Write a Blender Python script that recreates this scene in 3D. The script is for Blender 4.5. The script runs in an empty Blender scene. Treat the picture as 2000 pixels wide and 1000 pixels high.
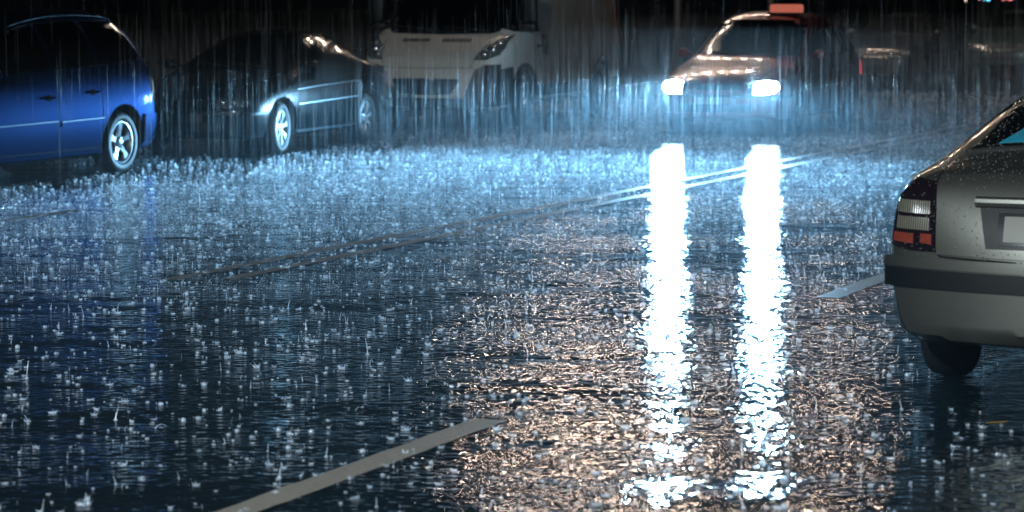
import bpy, bmesh, math, random
import numpy as np
from mathutils import Vector, Matrix
from mathutils.bvhtree import BVHTree

random.seed(7)
rng = np.random.default_rng(7)
R = math.radians
S = bpy.context.scene
C = bpy.context.collection

# ------------------------------------------------------------------ camera, world, exposure
CAM_H = 1.95
PITCH = math.atan(530 / 5300)
cam_data = bpy.data.cameras.new('camera')
cam_data.sensor_width = 36.0
cam_data.lens = 36.0 * 5300 / 2000
cam_data.clip_start = 0.1
cam_data.clip_end = 600
cam = bpy.data.objects.new('camera', cam_data)
cam.location = (0, 0, CAM_H)
cam.rotation_euler = (R(90) - PITCH, 0, 0)
cam_data.dof.use_dof = True
cam_data.dof.focus_distance = 16.5
cam_data.dof.aperture_fstop = 3.5
C.objects.link(cam)
S.camera = cam

W = bpy.data.worlds.new('World')
S.world = W
W.use_nodes = True
wn = W.node_tree
bg = wn.nodes['Background']
sky = wn.nodes.new('ShaderNodeTexSky')
sky.sky_type = 'NISHITA'
sky.sun_disc = False
sky.sun_elevation = R(-4.0)
sky.sun_rotation = R(140)
wn.links.new(sky.outputs[0], bg.inputs[0])
bg.inputs[1].default_value = 0.02

S.view_settings.view_transform = 'Standard'
S.view_settings.look = 'None'
S.view_settings.exposure = -0.18
S.view_settings.gamma = 1.0
S.cycles.sample_clamp_indirect = 8.0
S.cycles.sample_clamp_direct = 0.0
S.cycles.max_bounces = 6
S.cycles.transparent_max_bounces = 16
S.cycles.volume_bounces = 0
S.cycles.caustics_reflective = True
S.cycles.caustics_refractive = False
S.cycles.use_denoising = True
try:
    S.cycles.denoiser = 'OPENIMAGEDENOISE'
except Exception:
    pass

# ------------------------------------------------------------------ road coordinates
TH = math.atan(2300 / 5300 * math.cos(PITCH))
D = Vector((math.sin(TH), math.cos(TH), 0))          # along the road, away from the camera
N = Vector((math.cos(TH), -math.sin(TH), 0))         # across the road, to the right


def RP(s, n, z=0.0):
    p = D * s + N * n
    p.z = z
    return p


def at(px, py, z=0.0):
    """photo pixel (2000x1000) to the road plane -> (s, n)"""
    v = Vector(((px - 1000) / 5300, -(py - 500) / 5300, -1))
    v = cam.rotation_euler.to_matrix() @ v
    t = (z - CAM_H) / v.z
    p = Vector((0, 0, CAM_H)) + v * t
    return p.dot(D), p.dot(N)


ROAD_ROT = math.atan2(D.y, D.x)      # local +x along the road away from the camera
TOWARD = ROAD_ROT + math.pi

# ------------------------------------------------------------------ object helpers


def tag(o, label=None, cat=None, group=None, kind=None):
    if label: o['label'] = label
    if cat: o['category'] = cat
    if group: o['group'] = group
    if kind: o['kind'] = kind
    return o


def empty(name, loc=(0, 0, 0), rz=0, parent=None):
    o = bpy.data.objects.new(name, None)
    C.objects.link(o)
    o.location = loc
    o.rotation_euler = (0, 0, rz)
    o.parent = parent
    return o


def mesh_obj(name, verts, faces, m, parent=None, smooth=True, sharp=None):
    me = bpy.data.meshes.new(name)
    me.from_pydata([tuple(v) for v in verts], [], faces)
    me.update()
    if m is not None: me.materials.append(m)
    if smooth:
        me.polygons.foreach_set('use_smooth', [True] * len(me.polygons))
        if sharp: me.set_sharp_from_angle(angle=R(sharp))
    o = bpy.data.objects.new(name, me)
    C.objects.link(o)
    o.parent = parent
    return o


class MB:
    def __init__(self):
        self.v = []; self.f = []

    def add(self, verts, faces):
        b = len(self.v)
        self.v += [Vector(p) for p in verts]
        self.f += [[b + i for i in fc] for fc in faces]

    def box(self, c, s, rz=0.0, taper=0.0):
        cx, cy, cz = c; sx, sy, sz = [q / 2 for q in s]
        m = Matrix.Rotation(rz, 3, 'Z')
        vs = []
        for dz in (-1, 1):
            k = 1 - taper if dz > 0 else 1
            for dx, dy in ((-1, -1), (1, -1), (1, 1), (-1, 1)):
                vs.append(m @ Vector((dx * sx * k, dy * sy * k, 0)) + Vector((cx, cy, cz + dz * sz)))
        self.add(vs, [(0, 3, 2, 1), (4, 5, 6, 7), (0, 1, 5, 4), (1, 2, 6, 5), (2, 3, 7, 6), (3, 0, 4, 7)])

    def rbox(self, c, s, b=0.01):
        """box with bevelled edges"""
        bm = bmesh.new()
        bmesh.ops.create_cube(bm, size=1)
        for v in bm.verts:
            v.co = Vector((v.co.x * s[0], v.co.y * s[1], v.co.z * s[2]))
        bmesh.ops.bevel(bm, geom=bm.edges[:], offset=b, segments=3, affect='EDGES', profile=0.5)
        for v in bm.verts: v.co += Vector(c)
        bm.verts.index_update()
        self.add([v.co.copy() for v in bm.verts], [[v.index for v in f.verts] for f in bm.faces])
        bm.free()

    def tube(self, pts, r, n=8, cap=True):
        pts = [Vector(p) for p in pts]
        rs = r if isinstance(r, (list, tuple)) else [r] * len(pts)
        b = len(self.v)
        up0 = None
        for i, p in enumerate(pts):
            t = (pts[min(i + 1, len(pts) - 1)] - pts[max(i - 1, 0)]).normalized()
            a = Vector((0, 0, 1)) if abs(t.z) < 0.9 else Vector((1, 0, 0))
            u = t.cross(a).normalized()
            if up0 is not None and u.dot(up0) < 0: u = -u
            up0 = u
            w = t.cross(u)
            for k in range(n):
                an = 2 * math.pi * k / n
                self.v.append(p + (u * math.cos(an) + w * math.sin(an)) * rs[i])
        for i in range(len(pts) - 1):
            for k in range(n):
                k2 = (k + 1) % n
                self.f.append([b + i * n + k, b + i * n + k2, b + (i + 1) * n + k2, b + (i + 1) * n + k])
        if cap:
            self.f.append([b + k for k in range(n)][::-1])
            self.f.append([b + (len(pts) - 1) * n + k for k in range(n)])

    def lathe_y(self, prof, n=40, closed=True):
        """profile (r, y) turned about the y axis"""
        b = len(self.v); m = len(prof)
        for k in range(n):
            a = 2 * math.pi * k / n
            for r, y in prof:
                self.v.append(Vector((r * math.cos(a), y, r * math.sin(a))))
        for k in range(n):
            k2 = (k + 1) % n
            for i in range(m if closed else m - 1):
                j = (i + 1) % m
                self.f.append([b + k * m + i, b + k * m + j, b + k2 * m + j, b + k2 * m + i])

    def ball(self, c, r, nu=12, nv=8, sc=(1, 1, 1)):
        b = len(self.v); c = Vector(c)
        for j in range(1, nv):
            ph = math.pi * j / nv
            for i in range(nu):
                a = 2 * math.pi * i / nu
                self.v.append(c + Vector((math.sin(ph) * math.cos(a) * sc[0], math.sin(ph) * math.sin(a) * sc[1], math.cos(ph) * sc[2])) * r)
        self.v.append(c + Vector((0, 0, r * sc[2]))); self.v.append(c - Vector((0, 0, r * sc[2])))
        T = b + (nv - 1) * nu
        for j in range(nv - 2):
            for i in range(nu):
                i2 = (i + 1) % nu
                self.f.append([b + j * nu + i, b + (j + 1) * nu + i, b + (j + 1) * nu + i2, b + j * nu + i2])
        for i in range(nu):
            i2 = (i + 1) % nu
            self.f.append([T, b + i, b + i2])
            self.f.append([T + 1, b + (nv - 2) * nu + i2, b + (nv - 2) * nu + i])

    def build(self, name, m, parent=None, smooth=True, sharp=35):
        return mesh_obj(name, self.v, self.f, m, parent, smooth, sharp)


# ------------------------------------------------------------------ materials
def mat(name):
    m = bpy.data.materials.new(name)
    m.use_nodes = True
    nt = m.node_tree
    return m, nt, nt.nodes['Principled BSDF']


def node(nt, typ, **kw):
    n = nt.nodes.new(typ)
    for k, v in kw.items():
        if k in n.inputs: n.inputs[k].default_value = v
        else: setattr(n, k, v)
    return n


def simple(name, col, rough=0.5, metal=0.0, coat=0.0, noise=0.0, nscale=8.0, bump=0.0, bscale=60.0, emis=None, es=0.0, spec=0.5, trans=0.0, ior=1.5):
    m, nt, p = mat(name)
    p.inputs['Base Color'].default_value = (*col, 1)
    p.inputs['Roughness'].default_value = rough
    p.inputs['Metallic'].default_value = metal
    p.inputs['Coat Weight'].default_value = coat
    p.inputs['Coat Roughness'].default_value = 0.04
    p.inputs['Specular IOR Level'].default_value = spec
    p.inputs['Transmission Weight'].default_value = trans
    p.inputs['IOR'].default_value = ior
    tc = node(nt, 'ShaderNodeTexCoord')
    if noise > 0:
        n1 = node(nt, 'ShaderNodeTexNoise', Scale=nscale, Detail=6.0)
        nt.links.new(tc.outputs['Object'], n1.inputs['Vector'])
        mx = node(nt, 'ShaderNodeMix', data_type='RGBA')
        mx.inputs[6].default_value = (*[c * (1 - noise) for c in col], 1)
        mx.inputs[7].default_value = (*[min(1, c * (1 + noise)) for c in col], 1)
        nt.links.new(n1.outputs[0], mx.inputs[0])
        nt.links.new(mx.outputs[2], p.inputs['Base Color'])
    if bump > 0:
        # beads of rain water standing on the surface
        vo = node(nt, 'ShaderNodeTexVoronoi', Scale=bscale)
        nt.links.new(tc.outputs['Object'], vo.inputs['Vector'])
        mr = node(nt, 'ShaderNodeMapRange')
        mr.inputs[1].default_value = 0.0; mr.inputs[2].default_value = 0.38
        mr.inputs[3].default_value = 1.0; mr.inputs[4].default_value = 0.0
        nt.links.new(vo.outputs['Distance'], mr.inputs[0])
        bp = node(nt, 'ShaderNodeBump', Strength=bump, Distance=0.004)
        nt.links.new(mr.outputs[0], bp.inputs['Height'])
        nt.links.new(bp.outputs[0], p.inputs['Normal'])
        nt.links.new(bp.outputs[0], p.inputs['Coat Normal'])
    if emis:
        p.inputs['Emission Color'].default_value = (*emis, 1)
        p.inputs['Emission Strength'].default_value = es
    return m


def emit(name, col, s):
    m = bpy.data.materials.new(name); m.use_nodes = True
    nt = m.node_tree; nt.nodes.clear()
    e = node(nt, 'ShaderNodeEmission', Strength=s); e.inputs[0].default_value = (*col, 1)
    o = nt.nodes.new('ShaderNodeOutputMaterial')
    nt.links.new(e.outputs[0], o.inputs[0])
    return m


M = {}
M['blue_paint'] = simple('blue_paint', (0.006, 0.026, 0.048), 0.36, 0.8, 0.15, 0.1, 3, 0.04, 90, spec=0.12)
_p = M['blue_paint'].node_tree.nodes['Principled BSDF']; _p.inputs['Specular Tint'].default_value = (0.18, 0.45, 0.8, 1)
M['teal_paint'] = simple('dark_green_paint', (0.002, 0.010, 0.014), 0.2, 0.0, 0.7, 0.1, 3, 0.03, 90, spec=0.1)
M['white_paint'] = simple('white_van_paint', (0.80, 0.75, 0.67), 0.4, 0.0, 0.6, 0.06, 3, 0.1, 60)
M['red_paint'] = simple('dark_red_paint', (0.19, 0.02, 0.03), 0.28, 0.1, 0.7, 0.1, 3, 0.06, 80)  # dark red car paint, with extra red standing in for red light on the flank
M['black_paint'] = simple('black_paint', (0.008, 0.012, 0.018), 0.3, 0.1, 1.0, 0.1, 3, 0.05, 80)
M['grey_paint'] = simple('grey_green_paint', (0.07, 0.12, 0.12), 0.35, 0.3, 1.0, 0.1, 3, 0.05, 80)
M['silver_paint'] = simple('silver_paint', (0.235, 0.24, 0.215), 0.38, 0.85, 0.7, 0.05, 3, 0.07, 110)
M['glass'] = simple('dark_car_glass', (0.003, 0.004, 0.006), 0.06, 0.0, 0.0, 0, 1, 0.12, 70, spec=0.5)
M['wet_glass'] = simple('wet_rear_glass', (0.003, 0.004, 0.006), 0.08, 0.0, 0.0, 0, 1, 0.9, 55, spec=0.9)
M['plastic'] = simple('black_plastic', (0.006, 0.008, 0.010), 0.45, noise=0.2, nscale=20)
M['rubber'] = simple('tyre_rubber', (0.012, 0.013, 0.015), 0.55, noise=0.25, nscale=30)
M['trim'] = simple('highlight_trim', (0.20, 0.24, 0.27), 0.28, 0.85)  # bright metal for strips added as highlight lines along the body sides
M['alloy'] = simple('alloy', (0.26, 0.28, 0.30), 0.35, 0.8, noise=0.1, nscale=30)
M['chrome'] = simple('chrome', (0.75, 0.78, 0.8), 0.12, 1.0)
M['lens'] = simple('clear_lens', (0.34, 0.36, 0.36), 0.10, 0.7, 1.0, 0.5, 30, 0.8, 40)
M['red_lens'] = simple('red_lens', (0.28, 0.012, 0.012), 0.15, 0.0, 1.0, 0.3, 30, 0.3, 80)
M['dark_lens'] = simple('smoked_red_lens', (0.012, 0.006, 0.01), 0.12, 0.0, 1.0, 0.3, 30, 0.3, 80)
M['orange_lens'] = simple('orange_red_lens', (0.30, 0.05, 0.03), 0.3, 0.0, 1.0, 0.4, 30, 0.3, 80)
M['gap'] = simple('panel_gap', (0.002, 0.002, 0.003), 0.9)
M['arch'] = simple('wheel_well', (0.006, 0.006, 0.007), 0.9)
M['dark_plate'] = simple('dark_grey_plate', (0.05, 0.055, 0.06), 0.5, noise=0.3)  # dark grey version of the number plate
M['plate'] = simple('number_plate', (0.28, 0.28, 0.25), 0.4, noise=0.05)
M['cyan'] = simple('painted_cyan_glow', (0.03, 0.42, 0.62), 0.5, noise=0.4, nscale=9)  # cyan colour standing in for light seen in the rear window
M['headlamp'] = emit('lit_headlamp', (0.45, 0.75, 1.0), 320.0)
M['taxi_lit'] = emit('lit_roof_sign', (1.0, 0.26, 0.17), 0.5)
M['tail_lit'] = emit('lit_tail_lamp', (1.0, 0.10, 0.12), 0.8)
M['sodium'] = emit('street_lamp_glow', (1.0, 0.76, 0.60), 190.0)
M['metal'] = simple('grey_pole_metal', (0.10, 0.11, 0.11), 0.5, 0.5, noise=0.2)


def asphalt_material():
    m, nt, p = mat('wet_asphalt')
    L = nt.links.new
    tc = node(nt, 'ShaderNodeTexCoord')
    P = tc.outputs['Object']
    grain = node(nt, 'ShaderNodeTexNoise', Scale=90.0, Detail=4.0)
    L(P, grain.inputs['Vector'])
    big = node(nt, 'ShaderNodeTexNoise', Scale=0.35, Detail=4.0)
    L(P, big.inputs['Vector'])
    cr = node(nt, 'ShaderNodeValToRGB')
    cr.color_ramp.elements[0].position = 0.35; cr.color_ramp.elements[0].color = (0.003, 0.008, 0.012, 1)
    cr.color_ramp.elements[1].position = 0.75; cr.color_ramp.elements[1].color = (0.011, 0.021, 0.028, 1)
    L(grain.outputs[0], cr.inputs[0])
    L(cr.outputs[0], p.inputs['Base Color'])
    p.inputs['IOR'].default_value = 1.33
    p.inputs['Specular IOR Level'].default_value = 0.5
    # wind and rain ripples on the water film
    mp = node(nt, 'ShaderNodeMapping'); mp.inputs['Rotation'].default_value = (0, 0, 0.08); mp.inputs['Scale'].default_value = (0.60, 1.0, 1.0)
    L(P, mp.inputs['Vector'])
    r1 = node(nt, 'ShaderNodeTexNoise', Scale=25.0, Detail=0.6, Roughness=0.5)
    L(mp.outputs[0], r1.inputs['Vector'])
    r2 = node(nt, 'ShaderNodeTexNoise', Scale=2.2, Detail=2.0, Roughness=0.5)
    L(mp.outputs[0], r2.inputs['Vector'])
    # rings spreading from raindrops
    vo = node(nt, 'ShaderNodeTexVoronoi', Scale=5.5); vo.voronoi_dimensions = '2D'
    L(P, vo.inputs['Vector'])
    mul = node(nt, 'ShaderNodeMath', operation='MULTIPLY'); mul.inputs[1].default_value = 55.0
    L(vo.outputs['Distance'], mul.inputs[0])
    sn = node(nt, 'ShaderNodeMath', operation='SINE'); L(mul.outputs[0], sn.inputs[0])
    fo = node(nt, 'ShaderNodeMapRange'); fo.inputs[1].default_value = 0.08; fo.inputs[2].default_value = 0.5
    fo.inputs[3].default_value = 1.0; fo.inputs[4].default_value = 0.0
    L(vo.outputs['Distance'], fo.inputs[0])
    rg = node(nt, 'ShaderNodeMath', operation='MULTIPLY'); L(sn.outputs[0], rg.inputs[0]); L(fo.outputs[0], rg.inputs[1])
    # where the film is calmer the ripples die down
    calm = node(nt, 'ShaderNodeMapRange'); calm.inputs[1].default_value = 0.32; calm.inputs[2].default_value = 0.62
    calm.inputs[3].default_value = 0.35; calm.inputs[4].default_value = 1.3
    big2 = node(nt, 'ShaderNodeTexNoise', Scale=0.9, Detail=3.0); L(mp.outputs[0], big2.inputs['Vector'])
    L(big2.outputs[0], calm.inputs[0])
    b0 = node(nt, 'ShaderNodeBump', Strength=1.0, Distance=0.016); L(r2.outputs[0], b0.inputs['Height'])
    m1 = node(nt, 'ShaderNodeMath', operation='MULTIPLY'); L(r1.outputs[0], m1.inputs[0]); L(calm.outputs[0], m1.inputs[1])
    b1 = node(nt, 'ShaderNodeBump', Strength=1.0, Distance=0.0066); L(m1.outputs[0], b1.inputs['Height']); L(b0.outputs[0], b1.inputs['Normal'])
    b2 = node(nt, 'ShaderNodeBump', Strength=1.0, Distance=0.00015); L(rg.outputs[0], b2.inputs['Height']); L(b1.outputs[0], b2.inputs['Normal'])
    L(b2.outputs[0], p.inputs['Normal'])
    ro = node(nt, 'ShaderNodeMapRange'); ro.inputs[1].default_value = 0.3; ro.inputs[2].default_value = 0.7
    ro.inputs[3].default_value = 0.02; ro.inputs[4].default_value = 0.06
    L(big.outputs[0], ro.inputs[0]); L(ro.outputs[0], p.inputs['Roughness'])
    return m


def paint_material():
    m, nt, p = mat('worn_road_paint')
    L = nt.links.new
    tc = node(nt, 'ShaderNodeTexCoord')
    n1 = node(nt, 'ShaderNodeTexNoise', Scale=38.0, Detail=6.0, Roughness=0.7); L(tc.outputs['Object'], n1.inputs['Vector'])
    cr = node(nt, 'ShaderNodeValToRGB')
    cr.color_ramp.elements[0].position = 0.30; cr.color_ramp.elements[0].color = (0.16, 0.15, 0.13, 1)
    cr.color_ramp.elements[1].position = 0.48; cr.color_ramp.elements[1].color = (0.42, 0.38, 0.32, 1)
    L(n1.outputs[0], cr.inputs[0]); L(cr.outputs[0], p.inputs['Base Color'])
    p.inputs['Roughness'].default_value = 0.45
    b = node(nt, 'ShaderNodeBump', Strength=0.6, Distance=0.004); L(n1.outputs[0], b.inputs['Height']); L(b.outputs[0], p.inputs['Normal'])
    return m


def water_material(name, glossy=0.25, col=(0.9, 0.95, 1.0), alpha=1.0):
    """broken water: drops and sheets scatter light every way"""
    m = bpy.data.materials.new(name); m.use_nodes = True
    nt = m.node_tree; nt.nodes.clear(); L = nt.links.new
    d = node(nt, 'ShaderNodeBsdfDiffuse'); d.inputs[0].default_value = (*col, 1)
    t = node(nt, 'ShaderNodeBsdfTranslucent'); t.inputs[0].default_value = (*col, 1)
    g = node(nt, 'ShaderNodeBsdfGlossy', Roughness=0.2); g.inputs[0].default_value = (1, 1, 1, 1)
    a = node(nt, 'ShaderNodeMixShader'); a.inputs[0].default_value = 0.6; L(d.outputs[0], a.inputs[1]); L(t.outputs[0], a.inputs[2])
    b = node(nt, 'ShaderNodeMixShader'); b.inputs[0].default_value = glossy; L(a.outputs[0], b.inputs[1]); L(g.outputs[0], b.inputs[2])
    tr = node(nt, 'ShaderNodeBsdfTransparent')
    c = node(nt, 'ShaderNodeMixShader'); c.inputs[0].default_value = alpha; L(tr.outputs[0], c.inputs[1]); L(b.outputs[0], c.inputs[2])
    o = nt.nodes.new('ShaderNodeOutputMaterial'); L(c.outputs[0], o.inputs[0])
    return m


M['asphalt'] = asphalt_material()
M['bead'] = simple('water_bead', (0.30, 0.31, 0.30), 0.12, 0.3, 1.0, spec=1.0)
M['paint'] = paint_material()
M['darker_paint'] = simple('darker_road_paint', (0.27, 0.24, 0.21), 0.5, noise=0.4, nscale=6)  # darker than the paint of the lane dashes
M['splash'] = water_material('splash_water', 0.3, alpha=0.95)
M['rain'] = water_material('falling_water', 0.3, alpha=0.12)
M['paving'] = simple('wet_paving', (0.02, 0.022, 0.022), 0.25, noise=0.4, nscale=3)
M['kerb'] = simple('kerb_stone', (0.14, 0.14, 0.13), 0.4, noise=0.3, nscale=6)
M['dark_wall'] = simple('dark_teal_wall', (0.014, 0.034, 0.036), 0.8, spec=0.05, noise=0.35, nscale=2)
M['near_black_wall'] = simple('black_wall', (0.003, 0.005, 0.006), 0.8, spec=0.03, noise=0.35, nscale=2)  # even near-black wall colour
M['beige_wall'] = simple('beige_wall', (0.30, 0.32, 0.31), 0.8, spec=0.1, noise=0.15, nscale=2)

# ------------------------------------------------------------------ setting: ground, road, markings


def quad(name, s0, s1, n0, n1, z, m, kind='structure', div=1, parent=None):
    vs = []; fs = []
    ns = div; 
    for i in range(ns + 1):
        s = s0 + (s1 - s0) * i / ns
        vs += [RP(s, n0, z), RP(s, n1, z)]
    for i in range(ns):
        fs.append([2 * i, 2 * i + 1, 2 * i + 3, 2 * i + 2])
    o = mesh_obj(name, vs, fs, m, parent, False)
    if kind: o['kind'] = kind
    return o


NB = at(1000, 425)[1]     # double line
NA = at(1000, 806)[1]     # lane dashes
NC = at(0, 432)[1]        # parking edge line
KERB = -17.6
quad('ground', -60, 420, -220, 220, -0.02, M['asphalt'])
quad('road', -40, 400, KERB, 14, 0.0, M['asphalt'], div=60)
mb = MB()
mb.add([RP(-30, KERB, -.01), RP(300, KERB, -.01), RP(300, KERB, .13), RP(-30, KERB, .13),
        RP(-30, KERB - .18, -.01), RP(300, KERB - .18, -.01), RP(300, KERB - .18, .13), RP(-30, KERB - .18, .13)],
       [(0, 1, 2, 3), (7, 6, 5, 4), (3, 2, 6, 7), (0, 4, 5, 1), (0, 3, 7, 4), (1, 5, 6, 2)])
tag(mb.build('kerb', M['kerb'], smooth=False), kind='structure')
mb = MB()
a, b = KERB - .183, KERB - 4.5
mb.add([RP(-30, a, -.01), RP(300, a, -.01), RP(300, a, .127), RP(-30, a, .127), RP(-30, b, -.01), RP(300, b, -.01), RP(300, b, .127), RP(-30, b, .127)],
       [(0, 1, 2, 3), (7, 6, 5, 4), (3, 2, 6, 7), (0, 4, 5, 1), (0, 3, 7, 4), (1, 5, 6, 2)])
tag(mb.build('pavement', M['paving'], smooth=False), kind='structure')


def marking(s0, s1, n, w, m=None):
    """ragged-edged painted stripe"""
    L = s1 - s0; k = max(2, int(L / 0.12)); vs = []; fs = []
    for i in range(k + 1):
        s = s0 + L * i / k
        e1, e2 = random.uniform(-.006, .006), random.uniform(-.006, .006)
        vs += [RP(s, n - w / 2 + e1, .004), RP(s, n + w / 2 + e2, .004)]
    for i in range(k): fs.append([2 * i, 2 * i + 1, 2 * i + 3, 2 * i + 2])
    o = mesh_obj('road_marking', vs, fs, m or M['paint'], None, False)
    o['kind'] = 'structure'
    return o


sA1 = at(975, 822)[0]; sA2 = at(1616, 582)[0]
marking(sA1 - 5.2, sA1, NA, 0.15)
marking(sA2, sA2 + 5.2, NA, 0.15)
marking(sA2 + 5.2 + (sA2 - sA1), sA2 + 10.4 + (sA2 - sA1), NA, 0.15)
sB = at(375, 548)[0]
marking(sB, 150, NB - 0.17, 0.11, M['darker_paint'])
marking(sB + 0.15, 150, NB + 0.17, 0.11, M['darker_paint'])
marking(-10, at(147, 411)[0], NC, 0.12, M['darker_paint'])

# ------------------------------------------------------------------ vehicle toolkit


def resample(pts, n):
    pts = [Vector((p[0], p[1], 0)) for p in pts]
    d = [0]
    for i in range(1, len(pts)): d.append(d[-1] + (pts[i] - pts[i - 1]).length)
    out = []
    for k in range(n + 1):
        t = d[-1] * k / n; i = 1
        while i < len(pts) - 1 and d[i] < t: i += 1
        seg = d[i] - d[i - 1] or 1
        out.append(pts[i - 1].lerp(pts[i], (t - d[i - 1]) / seg))
    return out


def smooth_curve(pts, n=8):
    """Catmull-Rom through 2-D or 3-D points"""
    P = [Vector(p) for p in pts]; out = []
    for i in range(len(P) - 1):
        p0, p1, p2, p3 = P[max(i - 1, 0)], P[i], P[i + 1], P[min(i + 2, len(P) - 1)]
        for k in range(n):
            t = k / n
            out.append(0.5 * ((2 * p1) + (p2 - p0) * t + (2 * p0 - 5 * p1 + 4 * p2 - p3) * t * t + (3 * p1 - p0 - 3 * p2 + p3) * t ** 3))
    out.append(P[-1])
    return out


class Body:
    """smooth car body from a cage of stations: (x, half width, z bottom, z belt, y edge, z edge, z centre)"""

    def __init__(self, root, stations, paint, wheels, arch_r, front_bulge=0.06, rear_bulge=0.05, kb=0.965, sill=0.93, name='body', zl=None, levels=3, belt_crease=0.35):
        self.root = root
        vs = []; rings = []
        for st in stations:
            x, w, z0, zb, ye, ze, zc = st[:7]
            z1 = z0 + (zb - z0) * 0.30; z2 = z0 + (zb - z0) * 0.68
            half = [(w * sill, z0), (w * 0.995, z1), (w, z2), (w * kb, zb), (ye, ze)]
            ring = []
            for y, z in half: ring.append((x, y, z))
            ring.append((x, 0, zc))
            for y, z in reversed(half): ring.append((x, -y, z))
            rings.append(list(range(len(vs), len(vs) + 11))); vs += ring
        fs = []; n = len(stations)
        for i in range(n - 1):
            a, b = rings[i], rings[i + 1]
            for j in range(10): fs.append([a[j], b[j], b[j + 1], a[j + 1]])
        inner = []
        for e, (ri, blg) in enumerate(((0, front_bulge), (n - 1, -rear_bulge))):
            rg = rings[ri]; x = stations[ri][0]
            rows = []
            for lv in range(3):
                L_, R_ = rg[lv], rg[10 - lv]
                y = vs[L_][1]; z = vs[L_][2]; cols = [L_]
                for f_, bb in ((0.55, 0.8), (0.0, 1.0), (-0.55, 0.8)):
                    vs.append((x + blg * bb, y * f_, z)); cols.append(len(vs) - 1)
                cols.append(R_); rows.append(cols)
            rows.append([rg[3], rg[4], rg[5], rg[6], rg[7]])
            for lv in range(3):
                for c in range(4):
                    q = [rows[lv][c], rows[lv][c + 1], rows[lv + 1][c + 1], rows[lv + 1][c]]
                    fs.append(q if e == 1 else q[::-1])
            inner.append(rows[0])
        for i in range(n - 1):
            a, b = rings[i], rings[i + 1]
            f = [a[10]] + (inner[0][1:4][::-1] if i == 0 else []) + [a[0]]
            # bottom ngon, facing down
            g = [a[0]] + (inner[0][1:4] if i == 0 else []) + [a[10], b[10]] + (inner[1][1:4][::-1] if i == n - 2 else []) + [b[0]]
            fs.append(g)
        me = bpy.data.meshes.new(name); me.from_pydata(vs, [], fs); me.update()
        bm = bmesh.new(); bm.from_mesh(me)
        bmesh.ops.recalc_face_normals(bm, faces=bm.faces[:])
        cl = bm.edges.layers.float.new('crease_edge')
        beltset = set()
        for rg in rings: beltset |= {rg[3], rg[7]}
        botset = set()
        for rg in rings: botset |= {rg[0], rg[10]}
        for r0 in inner: botset |= set(r0)
        for e in bm.edges:
            a_, b_ = e.verts[0].index, e.verts[1].index
            if a_ in beltset and b_ in beltset: e[cl] = belt_crease
            if a_ in botset and b_ in botset: e[cl] = 0.6
        bm.to_mesh(me); bm.free()
        o = bpy.data.objects.new(name, me); C.objects.link(o)
        me.materials.append(paint); me.materials.append(M['arch'])
        sb = o.modifiers.new('s', 'SUBSURF'); sb.levels = levels; sb.render_levels = levels
        cm = MB()
        for (wx, wz) in wheels:
            for sgn in (1, -1):
                w = max(st[1] for st in stations)
                y0, y1 = sgn * (w - 0.34), sgn * (w + 0.2)
                k = 40; vv = []
                for yy in (y0, y1):
                    for q in range(k):
                        an = 2 * math.pi * q / k
                        vv.append((wx + arch_r * math.cos(an), yy, wz + arch_r * math.sin(an)))
                ff = [[q, (q + 1) % k, k + (q + 1) % k, k + q] for q in range(k)] + [list(range(k))[::-1], [k + q for q in range(k)]]
                if sgn > 0: ff = [f_[::-1] for f_ in ff]
                cm.add(vv, ff)
        cut = cm.build('cutter', M['arch'], smooth=False)
        bmx = bmesh.new(); bmx.from_mesh(cut.data); bmesh.ops.recalc_face_normals(bmx, faces=bmx.faces[:]); bmx.to_mesh(cut.data); bmx.free()
        bo = o.modifiers.new('b', 'BOOLEAN'); bo.operation = 'DIFFERENCE'; bo.object = cut; bo.solver = 'EXACT'
        try: bo.material_mode = 'TRANSFER'
        except Exception: pass
        dg = bpy.context.evaluated_depsgraph_get()
        nm = bpy.data.meshes.new_from_object(o.evaluated_get(dg))
        bpy.data.objects.remove(o); bpy.data.objects.remove(cut)
        nm.polygons.foreach_set('use_smooth', [True] * len(nm.polygons))
        nm.set_sharp_from_angle(angle=R(32))
        nm.name = name
        self.obj = bpy.data.objects.new(name, nm); C.objects.link(self.obj); self.obj.parent = root
        b2 = bmesh.new(); b2.from_mesh(nm); self.bvh = BVHTree.FromBMesh(b2); b2.free()
        self.wheels = wheels; self.arch_r = arch_r
        self.w = max(st[1] for st in stations)

    def hit(self, d, a, b):
        if d == 'L': o, v = Vector((a, 6, b)), Vector((0, -1, 0))
        elif d == 'R': o, v = Vector((a, -6, b)), Vector((0, 1, 0))
        elif d == 'F': o, v = Vector((8, a, b)), Vector((-1, 0, 0))
        elif d == 'B': o, v = Vector((-8, a, b)), Vector((1, 0, 0))
        else: o, v = Vector((a, b, 6)), Vector((0, 0, -1))
        p, nn, i, dist = self.bvh.ray_cast(o, v)
        if p is None:
            o2 = {'L': Vector((a, self.w, b)), 'R': Vector((a, -self.w, b)), 'F': Vector((2, a, b)), 'B': Vector((-2, a, b)), 'T': Vector((a, b, 1.2))}[d]
            p, nn, i, dist = self.bvh.find_nearest(o2)
        if nn.dot(v) > 0: nn = -nn
        return p, nn

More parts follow.
